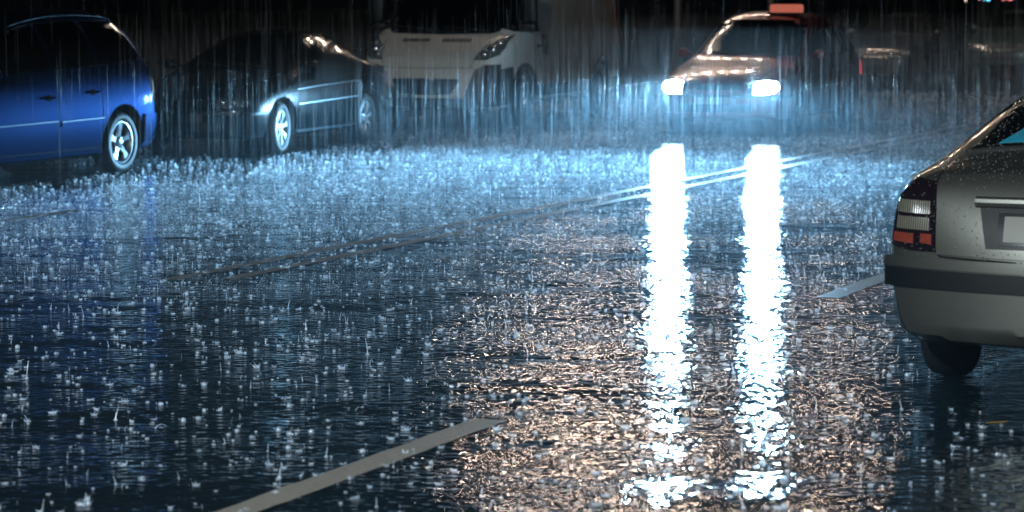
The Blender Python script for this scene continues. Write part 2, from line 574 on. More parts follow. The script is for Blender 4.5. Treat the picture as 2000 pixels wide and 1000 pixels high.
    def patch(self, name, low, up, d, m, off=0.004, depth=0.02, nu=24, nv=6, parent=None, mb=None):
        a = resample(low, nu); b = resample(up, nu)
        out = []; back = []
        for j in range(nv + 1):
            for i in range(nu + 1):
                q = a[i].lerp(b[i], j / nv)
                p, nn = self.hit(d, q.x, q.y)
                out.append(p + nn * off); back.append(p - nn * depth)
        W_ = nu + 1; nb = len(out); vs = out + back; fs = []
        for j in range(nv):
            for i in range(nu):
                fs.append([j * W_ + i, j * W_ + i + 1, (j + 1) * W_ + i + 1, (j + 1) * W_ + i])
        loop = [i for i in range(W_)] + [j * W_ + nu for j in range(1, nv + 1)] + [nv * W_ + i for i in range(nu - 1, -1, -1)] + [j * W_ for j in range(nv - 1, 0, -1)]
        for k in range(len(loop)):
            p, q = loop[k], loop[(k + 1) % len(loop)]
            fs.append([p, nb + p, nb + q, q])
        if mb is not None:
            mb.add(vs, fs); return None
        o = mesh_obj(name, vs, fs, m, parent or self.root, True, 40)
        bm = bmesh.new(); bm.from_mesh(o.data); bmesh.ops.recalc_face_normals(bm, faces=bm.faces[:]); bm.to_mesh(o.data); bm.free()
        return o

    def strip(self, name, pts, w, d, m, off=0.003, nu=30, parent=None, mb=None):
        P = resample(pts, nu); lo = []; hi = []
        for i, p in enumerate(P):
            t = (P[min(i + 1, nu)] - P[max(i - 1, 0)]).normalized(); nn = Vector((-t.y, t.x, 0))
            lo.append(p - nn * w / 2); hi.append(p + nn * w / 2)
        return self.patch(name, [(q.x, q.y) for q in lo], [(q.x, q.y) for q in hi], d, m, off, 0.008, nu, 1, parent, mb)

    def gaps(self, lines, d='L', w=0.010):
        g = MB()
        for ln in lines: self.strip('', ln, w, d, None, 0.0015, 26, mb=g)
        return g.build('panel_gap', M['gap'], self.root)


def wheel(root, x, y, r, w, left, style='five', rimmat=None, steer=0.0):
    rimmat = rimmat or M['alloy']
    rr = r * 0.68
    mb = MB()
    hw = w / 2
    prof = [(rr, -hw * .8), (r * .80, -hw), (r * .93, -hw * .96), (r * .985, -hw * .75), (r, -hw * .35), (r, hw * .35), (r * .985, hw * .75), (r * .93, hw * .96),
            (r * .80, hw), (r * .72, hw * .93), (rr, hw * .80), (rr - .01, 0)]
    mb.lathe_y(prof, 48)
    t = mb.build('wheel', M['rubber'], root, True, 50)
    t.location = (x, y, r)
    t.rotation_euler = (0, 0, (0 if left else math.pi) + steer)
    rm = MB()
    rm.lathe_y([(rr + .004, hw * .78), (rr + .004, hw * .88), (rr - .012, hw * .90), (rr - .022, hw * .76), (rr - .024, hw * .1), (rr, hw * .1)], 48)
    bd = MB()
    bd.lathe_y([(rr - .02, hw * .05), (0.001, hw * .05), (0.001, -.02), (rr - .02, -.02)], 32)
    def spoke(a, r0, r1, w0, w1, wm, y0, y1):
        prs = [(r0, w0, y0), ((r0 + r1) / 2, wm, (y0 + y1) / 2 + .004), (r1, w1, y1)]
        vs = []
        for (q, ww, yy) in prs:
            for (sx, dy) in ((-1, -.02), (-.8, 0), (.8, 0), (1, -.02)):
                lx, lz = q, ww * sx
                vs.append((lx * math.cos(a) - lz * math.sin(a), yy + dy, lx * math.sin(a) + lz * math.cos(a)))
        fs = []
        for i in range(2):
            for j in range(3):
                fs.append([i * 4 + j, i * 4 + j + 1, (i + 1) * 4 + j + 1, (i + 1) * 4 + j])
        rm.add(vs, fs)
    if style == 'five':
        for k in range(5): spoke(2 * math.pi * k / 5 + math.pi / 2, .04, rr - .015, .050, .052, .026, hw * .55, hw * .80)
        hubr = .062
    elif style == 'ten':
        for k in range(7): spoke(2 * math.pi * k / 7 + .2, .05, rr - .012, .026, .052, .020, hw * .72, hw * .84)
        hubr = .085
    else:
        for k in range(9): spoke(2 * math.pi * k / 9, .05, rr - .012, .02, .045, .03, hw * .5, hw * .74)
        hubr = .09
    rm.lathe_y([(hubr, hw * .40), (hubr, hw * .66), (hubr * .8, hw * .72), (0.001, hw * .74), (0.001, hw * .4)], 24)
    for k in range(5):
        a = 2 * math.pi * k / 5
        rm.ball((hubr * .68 * math.cos(a), hw * .72, hubr * .68 * math.sin(a)), .009, 8, 5)
    rm.build('rim', rimmat, t, True, 35)
    bd.build('brake_disc', M['gap'], t)
    return t


def all_wheels(root, b, r, w, style, rimmat=None, track=None, steer=0.0):
    tr = (track or b.w) - w / 2 - 0.02
    for i, (wx, wz) in enumerate(b.wheels):
        for sgn in (1, -1):
            wheel(root, wx, sgn * tr, r, w, sgn > 0, style, rimmat, steer if i == 0 else 0)


def arch_lips(b, m, r=None, tube=0.010, name='wheel_arch_trim', out=0.004):
    r = r or b.arch_r + 0.004
    for (wx, wz) in b.wheels:
        for d in ('L', 'R'):
            pts = []
            for k in range(25):
                a = R(-8) + (math.pi + R(16)) * k / 24
                x, z = wx + r * math.cos(a), wz + r * math.sin(a)
                p, nn = b.hit(d, x, max(z, 0.24))
                pts.append(p + nn * out)
            mb = MB(); mb.tube(pts, tube, 6)
            mb.build(name, m, b.root)


def mirror(b, x, z, m, size=(0.12, 0.2, 0.15), housing=None):
    for sgn, d in ((1, 'L'), (-1, 'R')):
        p, nn = b.hit(d, x, z)
        mb = MB()
        c = p + Vector((0.02, sgn * (size[1] / 2 + .03), size[2] * .3))
        mb.ball(c, 0.5, 14, 10, size)
        mb.tube([p + Vector((0, -sgn * .02, 0)), c - Vector((0, sgn * size[1] * .3, 0))], .022, 8)
        o = mb.build('wing_mirror', m, b.root)
        g = MB(); g.ball(c + Vector((-size[0] * .34, 0, 0)), 0.5, 12, 8, (size[0] * .4, size[1] * .86, size[2] * .84)); g.build('mirror_glass', M['glass'], o)


def handle(b, x, z, m, d='L', ln=0.17):
    p, nn = b.hit(d, x, z)
    s = 1 if d == 'L' else -1
    mb = MB()
    mb.tube(smooth_curve([p + Vector((ln / 2, s * .004, 0)), p + Vector((ln / 3, s * .028, .004)), p + Vector((-ln / 3, s * .03, .004)), p + Vector((-ln / 2, s * .004, 0))], 5), .013, 8)
    o = mb.build('door_handle', m, b.root)
    cup = MB(); cup.ball(p + Vector((0, s * -.004, -.002)), 0.5, 16, 8, (ln * .8, .02, .075)); cup.build('handle_recess', M['gap'], o)
    return o


def place(root, local, px, py, rz):
    """put the local ground point under photo pixel px,py"""
    s, n = at(px, py)
    w = RP(s, n)
    l = Matrix.Rotation(rz, 3, 'Z') @ Vector((local[0], local[1], 0))
    root.location = w - l
    root.rotation_euler = (0, 0, rz)


def rr_poly(x0, x1, z0, z1, r=0.04):
    low = [(x0, z0 + r), (x0 + r * .3, z0 + r * .3), (x0 + r, z0), (x1 - r, z0), (x1 - r * .3, z0 + r * .3), (x1, z0 + r)]
    up = [(x0, z1 - r), (x0 + r * .3, z1 - r * .3), (x0 + r, z1), (x1 - r, z1), (x1 - r * .3, z1 - r * .3), (x1, z1 - r)]
    return low, up


# ------------------------------------------------------------------ blue people carrier, parked far left
def build_minivan():
    root = empty('minivan')
    tag(root, 'metallic blue people carrier with five-spoke alloy wheel, parked at the far left', 'minivan')
    st = [(2.33, .72, .26, .66, .45, .72, .74), (2.15, .84, .22, .74, .55, .82, .85), (1.55, .90, .20, .90, .68, .96, 1.0),
          (1.15, .91, .20, .96, .74, 1.04, 1.08), (0.30, .92, .20, 1.0, .66, 1.58, 1.64), (-.4, .92, .20, 1.01, .68, 1.68, 1.73),
          (-1.5, .92, .20, 1.04, .68, 1.69, 1.74), (-2.05, .91, .22, 1.06, .64, 1.64, 1.70), (-2.22, .89, .24, 1.04, .66, 1.30, 1.32), (-2.34, .84, .26, .98, .66, 1.06, 1.08)]
    b = Body(root, st, M['blue_paint'], [(1.35, .32), (-1.58, .32)], .385, rear_bulge=.03)
    all_wheels(root, b, .318, .21, 'five', track=.90)
    arch_lips(b, M['blue_paint'])
    for d in ('L', 'R'):
        b.patch('side_window', [(.95, 1.08), (.3, 1.10), (-.28, 1.115)], [(.45, 1.42), (.2, 1.53), (-.28, 1.56)], d, M['glass'])
        b.patch('side_window', [(-.36, 1.115), (-1.10, 1.135)], [(-.36, 1.565), (-1.10, 1.575)], d, M['glass'])
        b.patch('side_window', [(-1.17, 1.14), (-1.9, 1.17), (-2.05, 1.20)], [(-1.17, 1.575), (-1.75, 1.565), (-1.86, 1.53)], d, M['glass'])
        for x0, x1 in ((.9, -.30), (-.36, -1.16)):
            b.strip('side_moulding', [(x0, .555), (x1, .565)], .045, d, M['blue_paint'], .014)
            b.strip('side_moulding', [(x0, .585), (x1, .595)], .010, d, M['trim'], .018)  # thin metal line added for the highlight along the moulding
        b.strip('waist_crease', [(1.1, .90), (-.4, .915), (-2.1, .94)], .012, d, M['blue_paint'], .006)
        b.strip('window_rail', [(.9, 1.07), (-.4, 1.10), (-2.05, 1.165)], .014, d, M['chrome'], .006)
        b.gaps([[(-.33, 1.1), (-.33, .60), (-.35, .30)], [(-1.14, 1.1), (-1.15, .78), (-1.16, .30)], [(.9, 1.05), (.9, .30)], [(.9, .29), (-1.14, .29)]], d)
        handle(b, -.16, .83, M['blue_paint'], d, .18); handle(b, -.98, .86, M['blue_paint'], d, .18)
        sill = MB()
        pts = [b.hit(d, 1.0 - .1 * k, .26)[0] + Vector((0, (.012 if d == 'L' else -.012), -.05)) for k in range(20)]
        sill.tube(pts, .012, 6); sill.build('sill_trim', M['chrome'], root)
        # bumper end
        b.patch('rear_bumper', [(-2.0, .30), (-2.1, .31), (-2.25, .33)], [(-1.97, .60), (-2.1, .60), (-2.28, .60)], d, M['blue_paint'], .022)
    b.patch('rear_bumper', [(-.86, .33), (.86, .33)], [(-.86, .60), (.86, .60)], 'B', M['blue_paint'], .03)
    for s_ in (1, -1):
        b.patch('tail_lamp', *[[(s_ * y, z) for y, z in q] for q in ([(.70, .70), (.84, .70)], [(.64, 1.02), (.80, 1.02)])], 'B', M['red_lens'], .008, nu=10)
    for d in ('L', 'R'):
        b.patch('tail_lamp', [(-2.16, .72), (-2.27, .72)], [(-2.12, .98), (-2.24, .98)], d, M['lens'], .006, nu=8)
    b.patch('windshield', [(-.68, 1.10), (.68, 1.10)], [(-.58, 1.56), (.58, 1.56)], 'F', M['glass'])
    b.patch('rear_window', [(-.66, 1.12), (.66, 1.12)], [(-.58, 1.54), (.58, 1.54)], 'B', M['glass'])
    for s_ in (1, -1):
        b.patch('headlight', [(s_ * .45, .62), (s_ * .76, .64)], [(s_ * .45, .76), (s_ * .74, .80)], 'F', M['lens'], .006)
    b.patch('grille', [(-.38, .62), (.38, .62)], [(-.38, .74), (.38, .74)], 'F', M['plastic'], .006)
    mirror(b, .86, 1.04, M['blue_paint'])
    for s_ in (1, -1):
        rk = MB()
        pts = [Vector((x, s_ * .60, 0)) for x in (.15, .05, -.5, -1.1, -1.7, -1.8)]
        hs = [0, .05, .06, .06, .05, 0]
        P = []
        for q, h in zip(pts, hs):
            pp, nn = b.hit('T', q.x, q.y); P.append(pp + Vector((0, 0, h)))
        rk.tube(smooth_curve(P, 6), .014, 8); rk.build('roof_rail', M['chrome'], root)
    place(root, (-1.58, .80), 228, 337, TOWARD)
    return root


# ------------------------------------------------------------------ generic saloon
def build_sedan(name, label, cat, paint, rim='ten', hatch=False, sx=1.0, lit=False, handles=True):
    root = empty(name)
    tag(root, label, cat)
    rear = [(-1.02, .86, .20, .95, .55, 1.35, 1.39), (-1.52, .86, .20, .96, .64, .99, 1.02), (-2.0, .83, .22, .94, .60, .97, 1.0), (-2.2, .76, .25, .84, .52, .90, .92)] if not hatch else \
           [(-1.3, .86, .20, .95, .55, 1.36, 1.42), (-1.75, .85, .20, .97, .54, 1.26, 1.30), (-2.0, .83, .22, .94, .60, 1.0, 1.04), (-2.1, .78, .25, .84, .55, .90, .92)]
    st = [(2.18, .68, .24, .60, .42, .65, .67), (2.0, .80, .20, .68, .50, .74, .77), (1.35, .85, .19, .82, .62, .88, .91), (.82, .86, .19, .90, .68, .95, .98),
          (.10, .865, .19, .93, .60, 1.36, 1.40), (-.50, .865, .19, .94, .58, 1.40, 1.44)] + rear
    if hatch: st = [q_[:4] + (q_[4] + .06,) + (q_[5] + .17, q_[6] + .13) if q_[5] > 1.2 else q_ for q_ in st]
    b = Body(root, st, paint, [(1.35, .30), (-1.25, .30)], .355)
    all_wheels(root, b, .30, .19, rim, track=.85, steer=(R(5) if name == 'saloon_car' else 0))
    arch_lips(b, paint, out=.006)
    for d in ('L', 'R'):
        b.patch('side_window', [(.60, .985), (.1, .99), (-.40, .995)], [(.24, 1.20), (.0, 1.29), (-.40, 1.335)], d, M['glass'])
        if not hatch:
            b.patch('side_window', [(-.48, .995), (-1.26, 1.02)], [(-.48, 1.335), (-.95, 1.315)], d, M['glass'])
        else:
            b.patch('side_window', [(-.48, .995), (-1.1, 1.01)], [(-.48, 1.34), (-1.02, 1.33)], d, M['glass'])
            b.patch('side_window', [(-1.16, 1.01), (-1.6, 1.03)], [(-1.1, 1.33), (-1.4, 1.27)], d, M['glass'])
        fr = MB()
        b.strip('', [(.66, .975), (.28, 1.21), (.02, 1.315), (-.45, 1.36), (-.98, 1.335)], .014, d, None, .008, mb=fr)
        b.strip('', [(.66, .965), (-.4, .975), (-1.35, .995)], .014, d, None, .008, mb=fr)
        fr.build('window_trim', M['chrome'] if not lit else M['plastic'], root)
        b.strip('side_moulding', [(.93, .50), (-.86, .52)], .055, d, paint, .014)
        b.strip('side_moulding', [(.93, .565), (-.86, .59)], .014, d, M['trim'], .010)  # metal line added for the highlight along the moulding
        b.strip('crease_highlight', [(.95, .735), (.2, .76), (-1.0, .78)], .012, d, M['trim'], .006)  # metal strip added for the highlight on the body crease
        b.strip('sill_trim', [(.93, .245), (-.85, .245)], .022, d, M['trim'], .02)  # metal strip added for the highlight along the sill
        b.gaps([[(.86, .9), (.90, .6), (.88, .24)], [(-.44, .97), (-.44, .24)], [(-1.26, .97), (-1.02, .72), (-.86, .55)], [(.88, .25), (-.8, .25)]], d)
        if handles:
            handle(b, -.30, .80, paint, d); handle(b, -1.08, .82, paint, d)
        b.strip('bumper_line', [(1.75, .50), (2.05, .49)], .03, d, M['plastic'], .012, nu=8)
    # front
    b.patch('windshield', [(-.66, .99), (.66, .99)], [(-.57 if hatch else -.5, 1.44 if hatch else 1.32), (.57 if hatch else .5, 1.44 if hatch else 1.32)], 'F', M['glass'])
    b.patch('rear_window', [(-.56, 1.07), (.56, 1.07)], [(-.48, 1.30), (.48, 1.30)], 'B', M['glass'])
    hl = M['headlamp'] if lit else M['lens']
    for s_ in (1, -1):
        low = [(s_ * .36, .565), (s_ * .55, .560), (s_ * .70, .575), (s_ * .745, .60)]
        up = [(s_ * .38, .655), (s_ * .55, .665), (s_ * .70, .66), (s_ * .745, .625)]
        if lit:
            b.patch('headlight', [(s_ * .34, .54), (s_ * .46, .535)], [(s_ * .40, .66), (s_ * .46, .67)], 'F', M['lens'], .012, nu=8)
            low = [(s_ * .46, .53), (s_ * .60, .53), (s_ * .70, .56), (s_ * .73, .60)]
            up = [(s_ * .46, .67), (s_ * .60, .685), (s_ * .70, .67), (s_ * .73, .61)]
        h = b.patch('headlight', low, up, 'F', hl, .012)
        if not lit:
            for (yy, q) in ((.46, .034), (.58, .036), (.68, .022)):
                r_ = MB()
                p, nn = b.hit('F', s_ * yy, .612)
                r_.ball(p + nn * .014, q, 12, 8, (.35, 1, 1))
                r_.build('reflector', M['chrome'], h)
    b.patch('grille', [(-.30, .575), (.30, .575)], [(-.32, .65), (.32, .65)], 'F', M['plastic'], .006)
    b.patch('air_intake', [(-.42, .30), (.42, .30)], [(-.46, .40), (.46, .40)], 'F', M['plastic'], .006)
    fb = MB()
    b.strip('', [(-.76, .505), (0, .50), (.76, .505)], .03, 'F', None, .02, mb=fb)
    fb.build('bumper_moulding', M['plastic'], root)
    b.strip('bumper_lip', [(-.70, .275), (0, .27), (.70, .275)], .02, 'F', paint, .02)
    b.patch('number_plate', [(-.25, .40), (.25, .40)], [(-.25, .485), (.25, .485)], 'F', M['plate'] if lit else M['dark_plate'], .012, nu=6, nv=2)
    for s_ in (1, -1): b.strip('bonnet_gap', [(1.0, s_ * .66), (2.0, s_ * .46)], .010, 'T', M['gap'], .001)
    for s_ in (1, -1):
        t = b.patch('tail_lamp', [(s_ * .46, .66), (s_ * .74, .66)], [(s_ * .46, .80), (s_ * .72, .82)], 'B', M['red_lens'], .008)
        b.patch('tail_lamp', [(-1.88, .66), (-2.14, .66)], [(-1.92, .86), (-2.12, .86)], 'L' if s_ > 0 else 'R', M['tail_lit'] if lit else M['red_lens'], .008, nu=8)
    b.patch('number_plate', [(-.25, .66), (.25, .66)], [(-.25, .77), (.25, .77)], 'B', M['plate'], .012, nu=6, nv=2)
    mirror(b, .62, .97, paint, (.10, .18, .12))
    w_ = MB()
    for (y0, y1) in ((.45, -.02), (-.02, -.45)):
        P = [b.hit('F', y0 + (y1 - y0) * k / 10, .985 + .004 * k)[0] + Vector((.012, 0, .006)) for k in range(11)]
        w_.tube(P, .007, 6)
    w_.build('wiper', M['plastic'], root)
    return root, b


# ------------------------------------------------------------------ white panel van
def build_van():
    root = empty('panel_van')
    tag(root, 'tall white delivery van with black bumper corners parked behind the dark saloon', 'van')
    st = [(2.72, .84, .30, .92, .50, .97, .99), (2.58, .93, .27, 1.02, .58, 1.07, 1.10), (2.28, 1.0, .26, 1.18, .70, 1.22, 1.25),
          (2.05, 1.015, .28, 1.24, .80, 1.30, 1.33), (1.28, 1.02, .30, 1.28, .80, 2.12, 2.22), (.85, 1.02, .32, 1.30, .86, 2.42, 2.50),
          (-.6, 1.02, .32, 1.30, .88, 2.44, 2.52), (-2.3, 1.02, .32, 1.30, .88, 2.43, 2.51), (-2.62, 1.01, .34, 1.30, .86, 2.38, 2.46), (-2.70, .98, .36, 1.25, .84, 2.25, 2.32)]
    b = Body(root, st, M['white_paint'], [(1.75, .35), (-1.75, .35)], .45, front_bulge=.10, kb=.985, rear_bulge=.02)
    all_wheels(root, b, .345, .22, 'steel', track=1.0)
    # front face
    b.patch('windshield', [(-.78, 1.32), (-.70, 1.285), (0, 1.27), (.70, 1.285), (.78, 1.32)], [(-.70, 2.10), (0, 2.18), (.70, 2.10)], 'F', M['glass'], .006, nu=40, nv=12)
    for s_ in (1, -1):
        h = b.patch('headlight', [(s_ * .64, .935), (s_ * .80, .935), (s_ * .92, 1.0), (s_ * .955, 1.10)], [(s_ * .73, 1.13), (s_ * .80, 1.17), (s_ * .90, 1.24), (s_ * .955, 1.27)], 'F', M['lens'], .008)
        for (yy, zz, q) in ((.74, 1.0, .05), (.82, 1.06, .065), (.87, 1.15, .045), (.72, 1.07, .03)):
            r_ = MB()
            p, nn = b.hit('F', s_ * yy, zz)
            r_.ball(p + nn * .008, q, 14, 8, (.35, 1, 1))
            r_.build('reflector', M['chrome'], h)
        # black bumper corner
    for s_ in (1, -1):
        b.patch('bumper_corner', [(s_ * .48, .31), (s_ * .72, .31), (s_ * .92, .32)], [(s_ * .66, .80), (s_ * .78, .87), (s_ * .93, .88)], 'F', M['plastic'], .03)
        pass
    b.patch('bumper_base', [(-.80, .28), (.80, .28)], [(-.56, .40), (-.48, .43), (.48, .43), (.56, .40)], 'F', M['plastic'], .026)
    low, up = [(-.38, .50), (-.34, .475), (0, .465), (.34, .475), (.38, .50)], [(-.46, .66), (-.44, .685), (0, .69), (.44, .685), (.46, .66)]
    gr = b.patch('grille', low, up, 'F', M['plastic'], .012, nu=30)
    gl = MB()
    for z in (.52, .565, .61, .65): b.strip('', [(-.42, z), (.42, z)], .008, 'F', None, .018, nu=16, mb=gl)
    gl.build('grille_bar', M['gap'], gr)
    b.strip('bonnet_seam', [(-.64, .835), (0, .825), (.64, .835)], .008, 'F', M['gap'], .0015)
    for s_ in (1, -1): b.strip('bonnet_gap', [(s_ * .60, .84), (s_ * .66, 1.0), (s_ * .73, 1.2)], .008, 'F', M['gap'], .0015)
    for s_ in (1, -1):
        v = MB()
        for k in range(14):
            y = s_ * (.10 + k * .028)
            p0, n0 = b.hit('F', y, 1.175); p1, n1 = b.hit('F', y, 1.21)
            v.tube([p0 + n0 * .004, p1 + n1 * .004], .009, 5)
        v.build('bonnet_vent', M['gap'], root)
    for d in ('L', 'R'):
        b.patch('side_window', [(2.02, 1.36), (1.93, 1.31), (1.5, 1.30), (1.10, 1.30)], [(1.50, 1.98), (1.42, 2.05), (1.3, 2.08), (1.10, 2.08)], d, M['glass'], .005, nv=10)
        b.gaps([[(2.1, 1.28), (2.10, .92), (2.02, .80)], [(1.03, 2.1), (1.02, .45)], [(1.3, .44), (1.02, .44)], [(.98, .44), (-1.2, .44)]], d)
        for wx in (1.75, -1.75):
            ar = MB()
            pts = []
            for k in range(25):
                a = R(-4) + (math.pi + R(8)) * k / 24
                pts.append((wx + .485 * math.cos(a), max(.36 + .485 * math.sin(a), .30)))
            b.strip('', pts, .07, d, None, .02, mb=ar)
            ar.build('wheel_arch_trim', M['plastic'], root)
        b.patch('side_moulding', [(1.25, .40), (-1.2, .40)], [(1.25, .56), (-1.2, .56)], d, M['plastic'], .022, nv=2)
        b.patch('side_moulding', [(-2.25, .40), (-2.62, .40)], [(-2.25, .56), (-2.62, .56)], d, M['plastic'], .022, nv=2)
        b.patch('bumper_corner', [(2.24, .34), (2.62, .34)], [(2.24, .84), (2.6, .80)], d, M['plastic'], .03, nv=6)
        h = handle(b, 1.17, 1.10, M['plastic'], d, .12)
        s_ = 1 if d == 'L' else -1
        p, nn = b.hit(d, 1.72, 1.42)
        mr = MB(); mr.rbox(p + Vector((.03, s_ * .17, .22)), (.12, .22, .42), .045); mr.tube([p, p + Vector((.03, s_ * .12, .0)), p + Vector((.03, s_ * .14, .1))], .03, 8)
        mr.rbox(p + Vector((.03, s_ * .15, -.04)), (.12, .24, .12), .04)
        mo = mr.build('wing_mirror', M['plastic'], root)
        g = MB(); g.rbox(p + Vector((-.034, s_ * .17, .22)), (.01, .18, .36), .004); g.build('mirror_glass', M['glass'], mo)
        tl = b.patch('tail_lamp', [(-2.60, 1.05), (-2.68, 1.05)], [(-2.60, 1.75), (-2.68, 1.75)], d, M['red_lens'], .014, nu=6)
        pv = MB(); pp, nn = b.hit(d, .96, 1.12); pv.rbox(pp + Vector((0, s_ * .02, 0)), (.10, .05, .30), .02); pv.build('door_hinge_cover', M['plastic'], root)
    w_ = MB()
    for (y0, y1) in ((.62, -.02), (-.04, -.66)):
        P = [b.hit('F', y0 + (y1 - y0) * k / 10, 1.315 + .006 * k)[0] + Vector((.016, 0, .008)) for k in range(11)]
        w_.tube(P, .010, 6)
    w_.build('wiper', M['plastic'], root)
    place(root, (1.75, .95), 1013, 247, TOWARD + R(4.5))
    root.scale = (1.03, 1.04, 1.0)
    return root


# ------------------------------------------------------------------ silver liftback seen from behind
def build_liftback():
    root = empty('liftback_car')
    tag(root, 'silver liftback seen from behind with black bumper strip, cut by the right edge', 'car')
    P = M['silver_paint']
    st = [(2.20, .68, .24, .60, .42, .65, .67), (2.0, .80, .20, .68, .50, .74, .77), (1.35, .85, .19, .82, .62, .88, .91), (.82, .86, .19, .90, .68, .95, .98),
          (.02, .865, .19, .93, .56, 1.34, 1.39), (-.55, .865, .19, .95, .57, 1.40, 1.44), (-1.10, .865, .19, .98, .54, 1.36, 1.40),
          (-1.78, .865, .20, 1.02, .62, 1.06, 1.09), (-2.12, .84, .29, 1.00, .60, 1.04, 1.065), (-2.24, .815, .32, .93, .58, 1.0, 1.02)]
    b = Body(root, st, P, [(1.30, .30), (-1.30, .30)], .355, rear_bulge=.15, belt_crease=.15, kb=.93)
    all_wheels(root, b, .31, .20, 'five', track=.86)
    arch_lips(b, P)
    for d in ('L', 'R'):
        b.patch('side_window', [(.60, .985), (.1, .99), (-.40, 1.0)], [(.24, 1.20), (.0, 1.29), (-.40, 1.335)], d, M['glass'])
        b.patch('side_window', [(-.48, 1.0), (-1.4, 1.06)], [(-.48, 1.34), (-1.1, 1.29)], d, M['glass'])
        b.gaps([[(.86, .9), (.90, .6), (.88, .24)], [(-.44, .97), (-.44, .24)], [(-1.26, .97), (-1.02, .72), (-.86, .55)]], d)
        handle(b, -.30, .80, P, d); handle(b, -1.08, .82, P, d)
        b.patch('bumper_strip', [(-1.70, .52), (-2.0, .52), (-2.2, .52)], [(-1.70, .60), (-2.0, .60), (-2.2, .60)], d, M['plastic'], .016, nv=2)
    b.patch('windshield', [(-.60, .99), (.60, .99)], [(-.50, 1.32), (.50, 1.32)], 'F', M['glass'])
    for s_ in (1, -1):
        b.patch('headlight', [(s_ * .40, .565), (s_ * .72, .58)], [(s_ * .42, .655), (s_ * .72, .66)], 'F', M['lens'], .012)
    b.patch('grille', [(-.30, .575), (.30, .575)], [(-.32, .65), (.32, .65)], 'F', M['plastic'], .006)
    # bumper: painted shell proud of the body, black strip round it, stepped top
    b.patch('rear_bumper', [(-.70, .325), (0, .318), (.70, .325)], [(-.80, .60), (0, .60), (.80, .60)], 'B', P, .035, nu=50, nv=14)
    b.patch('bumper_strip', [(-.84, .520), (0, .512), (.84, .520)], [(-.84, .600), (0, .592), (.84, .600)], 'B', M['plastic'], .050, nu=40, nv=3)
    b.patch('bumper_step', [(-.83, .605), (0, .597), (.83, .605)], [(-.80, .650), (0, .642), (.80, .650)], 'B', P, .043, nu=40, nv=4)
    # lamps
    for s_ in (1, -1):
        def q(pts): return [(s_ * y, z) for y, z in pts]
        t = b.patch('tail_lamp', q([(.565, .675), (.70, .675), (.815, .69)]), q([(.60, .975), (.70, .985), (.79, .90)]), 'B', M['dark_lens'], .008, nu=16, nv=10)
        for z0 in (.835, .765):
            rv = MB()
            b.patch('', q([(.612, z0), (.775, z0 + .004)]), q([(.616, z0 + .055), (.770, z0 + .058)]), 'B', None, .014, nu=12, nv=3, mb=rv)
            ro = rv.build('reversing_lamp', M['ribbed'], t)
        og = MB()
        for (y0, y1) in ((.600, .655), (.69, .79)):
            b.patch('', q([(y0, .705), (y1, .712)]), q([(y0, .75), (y1, .752)]), 'B', None, .013, nu=8, nv=2, mb=og)
        og.build('brake_lamp', M['orange_lens'], t)
        for d in ('L' if s_ > 0 else 'R',):
            b.patch('tail_lamp', [(-2.12, .70), (-2.20, .69)], [(-2.09, .90), (-2.17, .90)], d, M['dark_lens'], .006, nu=6)
    # tailgate seams
    for s_ in (1, -1):
        g = MB()
        b.strip('', [(s_ * .60, 1.03), (s_ * .605, .97), (s_ * .585, .68), (s_ * .56, .655), (s_ * .2, .645)], .009, 'B', None, .002, nu=50, mb=g)
        g.build('tailgate_gap', M['gap'], root)
    # tailgate skin above number plate
    lid = b.patch('tailgate', [(-.575, .665), (0, .655), (.575, .665)], [(-.59, 1.0), (0, 1.02), (.59, 1.0)], 'B', P, .010, nu=40, nv=14)
    b.patch('plate_recess', [(-.34, .70), (.34, .70)], [(-.38, .875), (.38, .875)], 'B', M['plastic'], .014, nu=20, nv=4, parent=lid)
    hb = MB()
    pts = []
    for k in range(21):
        y = -.40 + .8 * k / 20
        p, nn = b.hit('B', y, .893); pts.append(p + nn * .016)
    hb.tube(pts, .026, 10); hb.build('tailgate_handle', P, lid)
    b.patch('number_plate', [(-.29, .715), (.29, .715)], [(-.29, .85), (.29, .85)], 'B', M['chrome'], .020, nu=12, nv=3, parent=lid)
    pl = b.patch('number_plate', [(-.26, .73), (.26, .73)], [(-.26, .835), (.26, .835)], 'B', M['plate'], .024, nu=12, nv=3, parent=lid)
    # glass in the sloping hatch
    def hp(y, x):
        p, nn = b.hit('T', x, y); return p, nn
    b.patch('rear_window', [(-1.72, -.56), (-1.72, 0), (-1.72, .56)], [(-1.2, -.48), (-1.2, 0), (-1.2, .48)], 'T', M['wet_glass'], .006, nu=30, nv=16)
    b.patch('cyan_glow_patch', [(-1.69, -.44), (-1.70, 0), (-1.69, .44)], [(-1.32, -.24), (-1.30, 0), (-1.32, .24)], 'T', M['cyan'], .009, nu=20, nv=12)  # added panel, paints the cyan glow of the rear window as colour
    b.patch('window_trim', [(-1.755, -.58), (-1.755, .58)], [(-1.725, -.58), (-1.725, .58)], 'T', M['plastic'], .012, nu=20, nv=2)
    mirror(b, .62, .97, P, (.10, .18, .12))
    ex = MB(); ex.tube([(-2.0, -.55, .24), (-2.26, -.55, .23)], .028, 12, cap=False); ex.build('exhaust_pipe', M['chrome'], root)
    bead = MB()
    for k in range(900):
        if k % 3: p, nn = b.hit('T', random.uniform(-2.28, -1.0), random.uniform(.15, .88))
        else: p, nn = b.hit('B', random.uniform(.1, .84), random.uniform(.62, 1.04))
        bead.ball(p + nn * .013, random.uniform(.0018, .0045), 6, 4, (1, 1, .8))
    bo_ = bead.build('water_beads', M['bead'], root); bo_['kind'] = 'stuff'
    return root, b


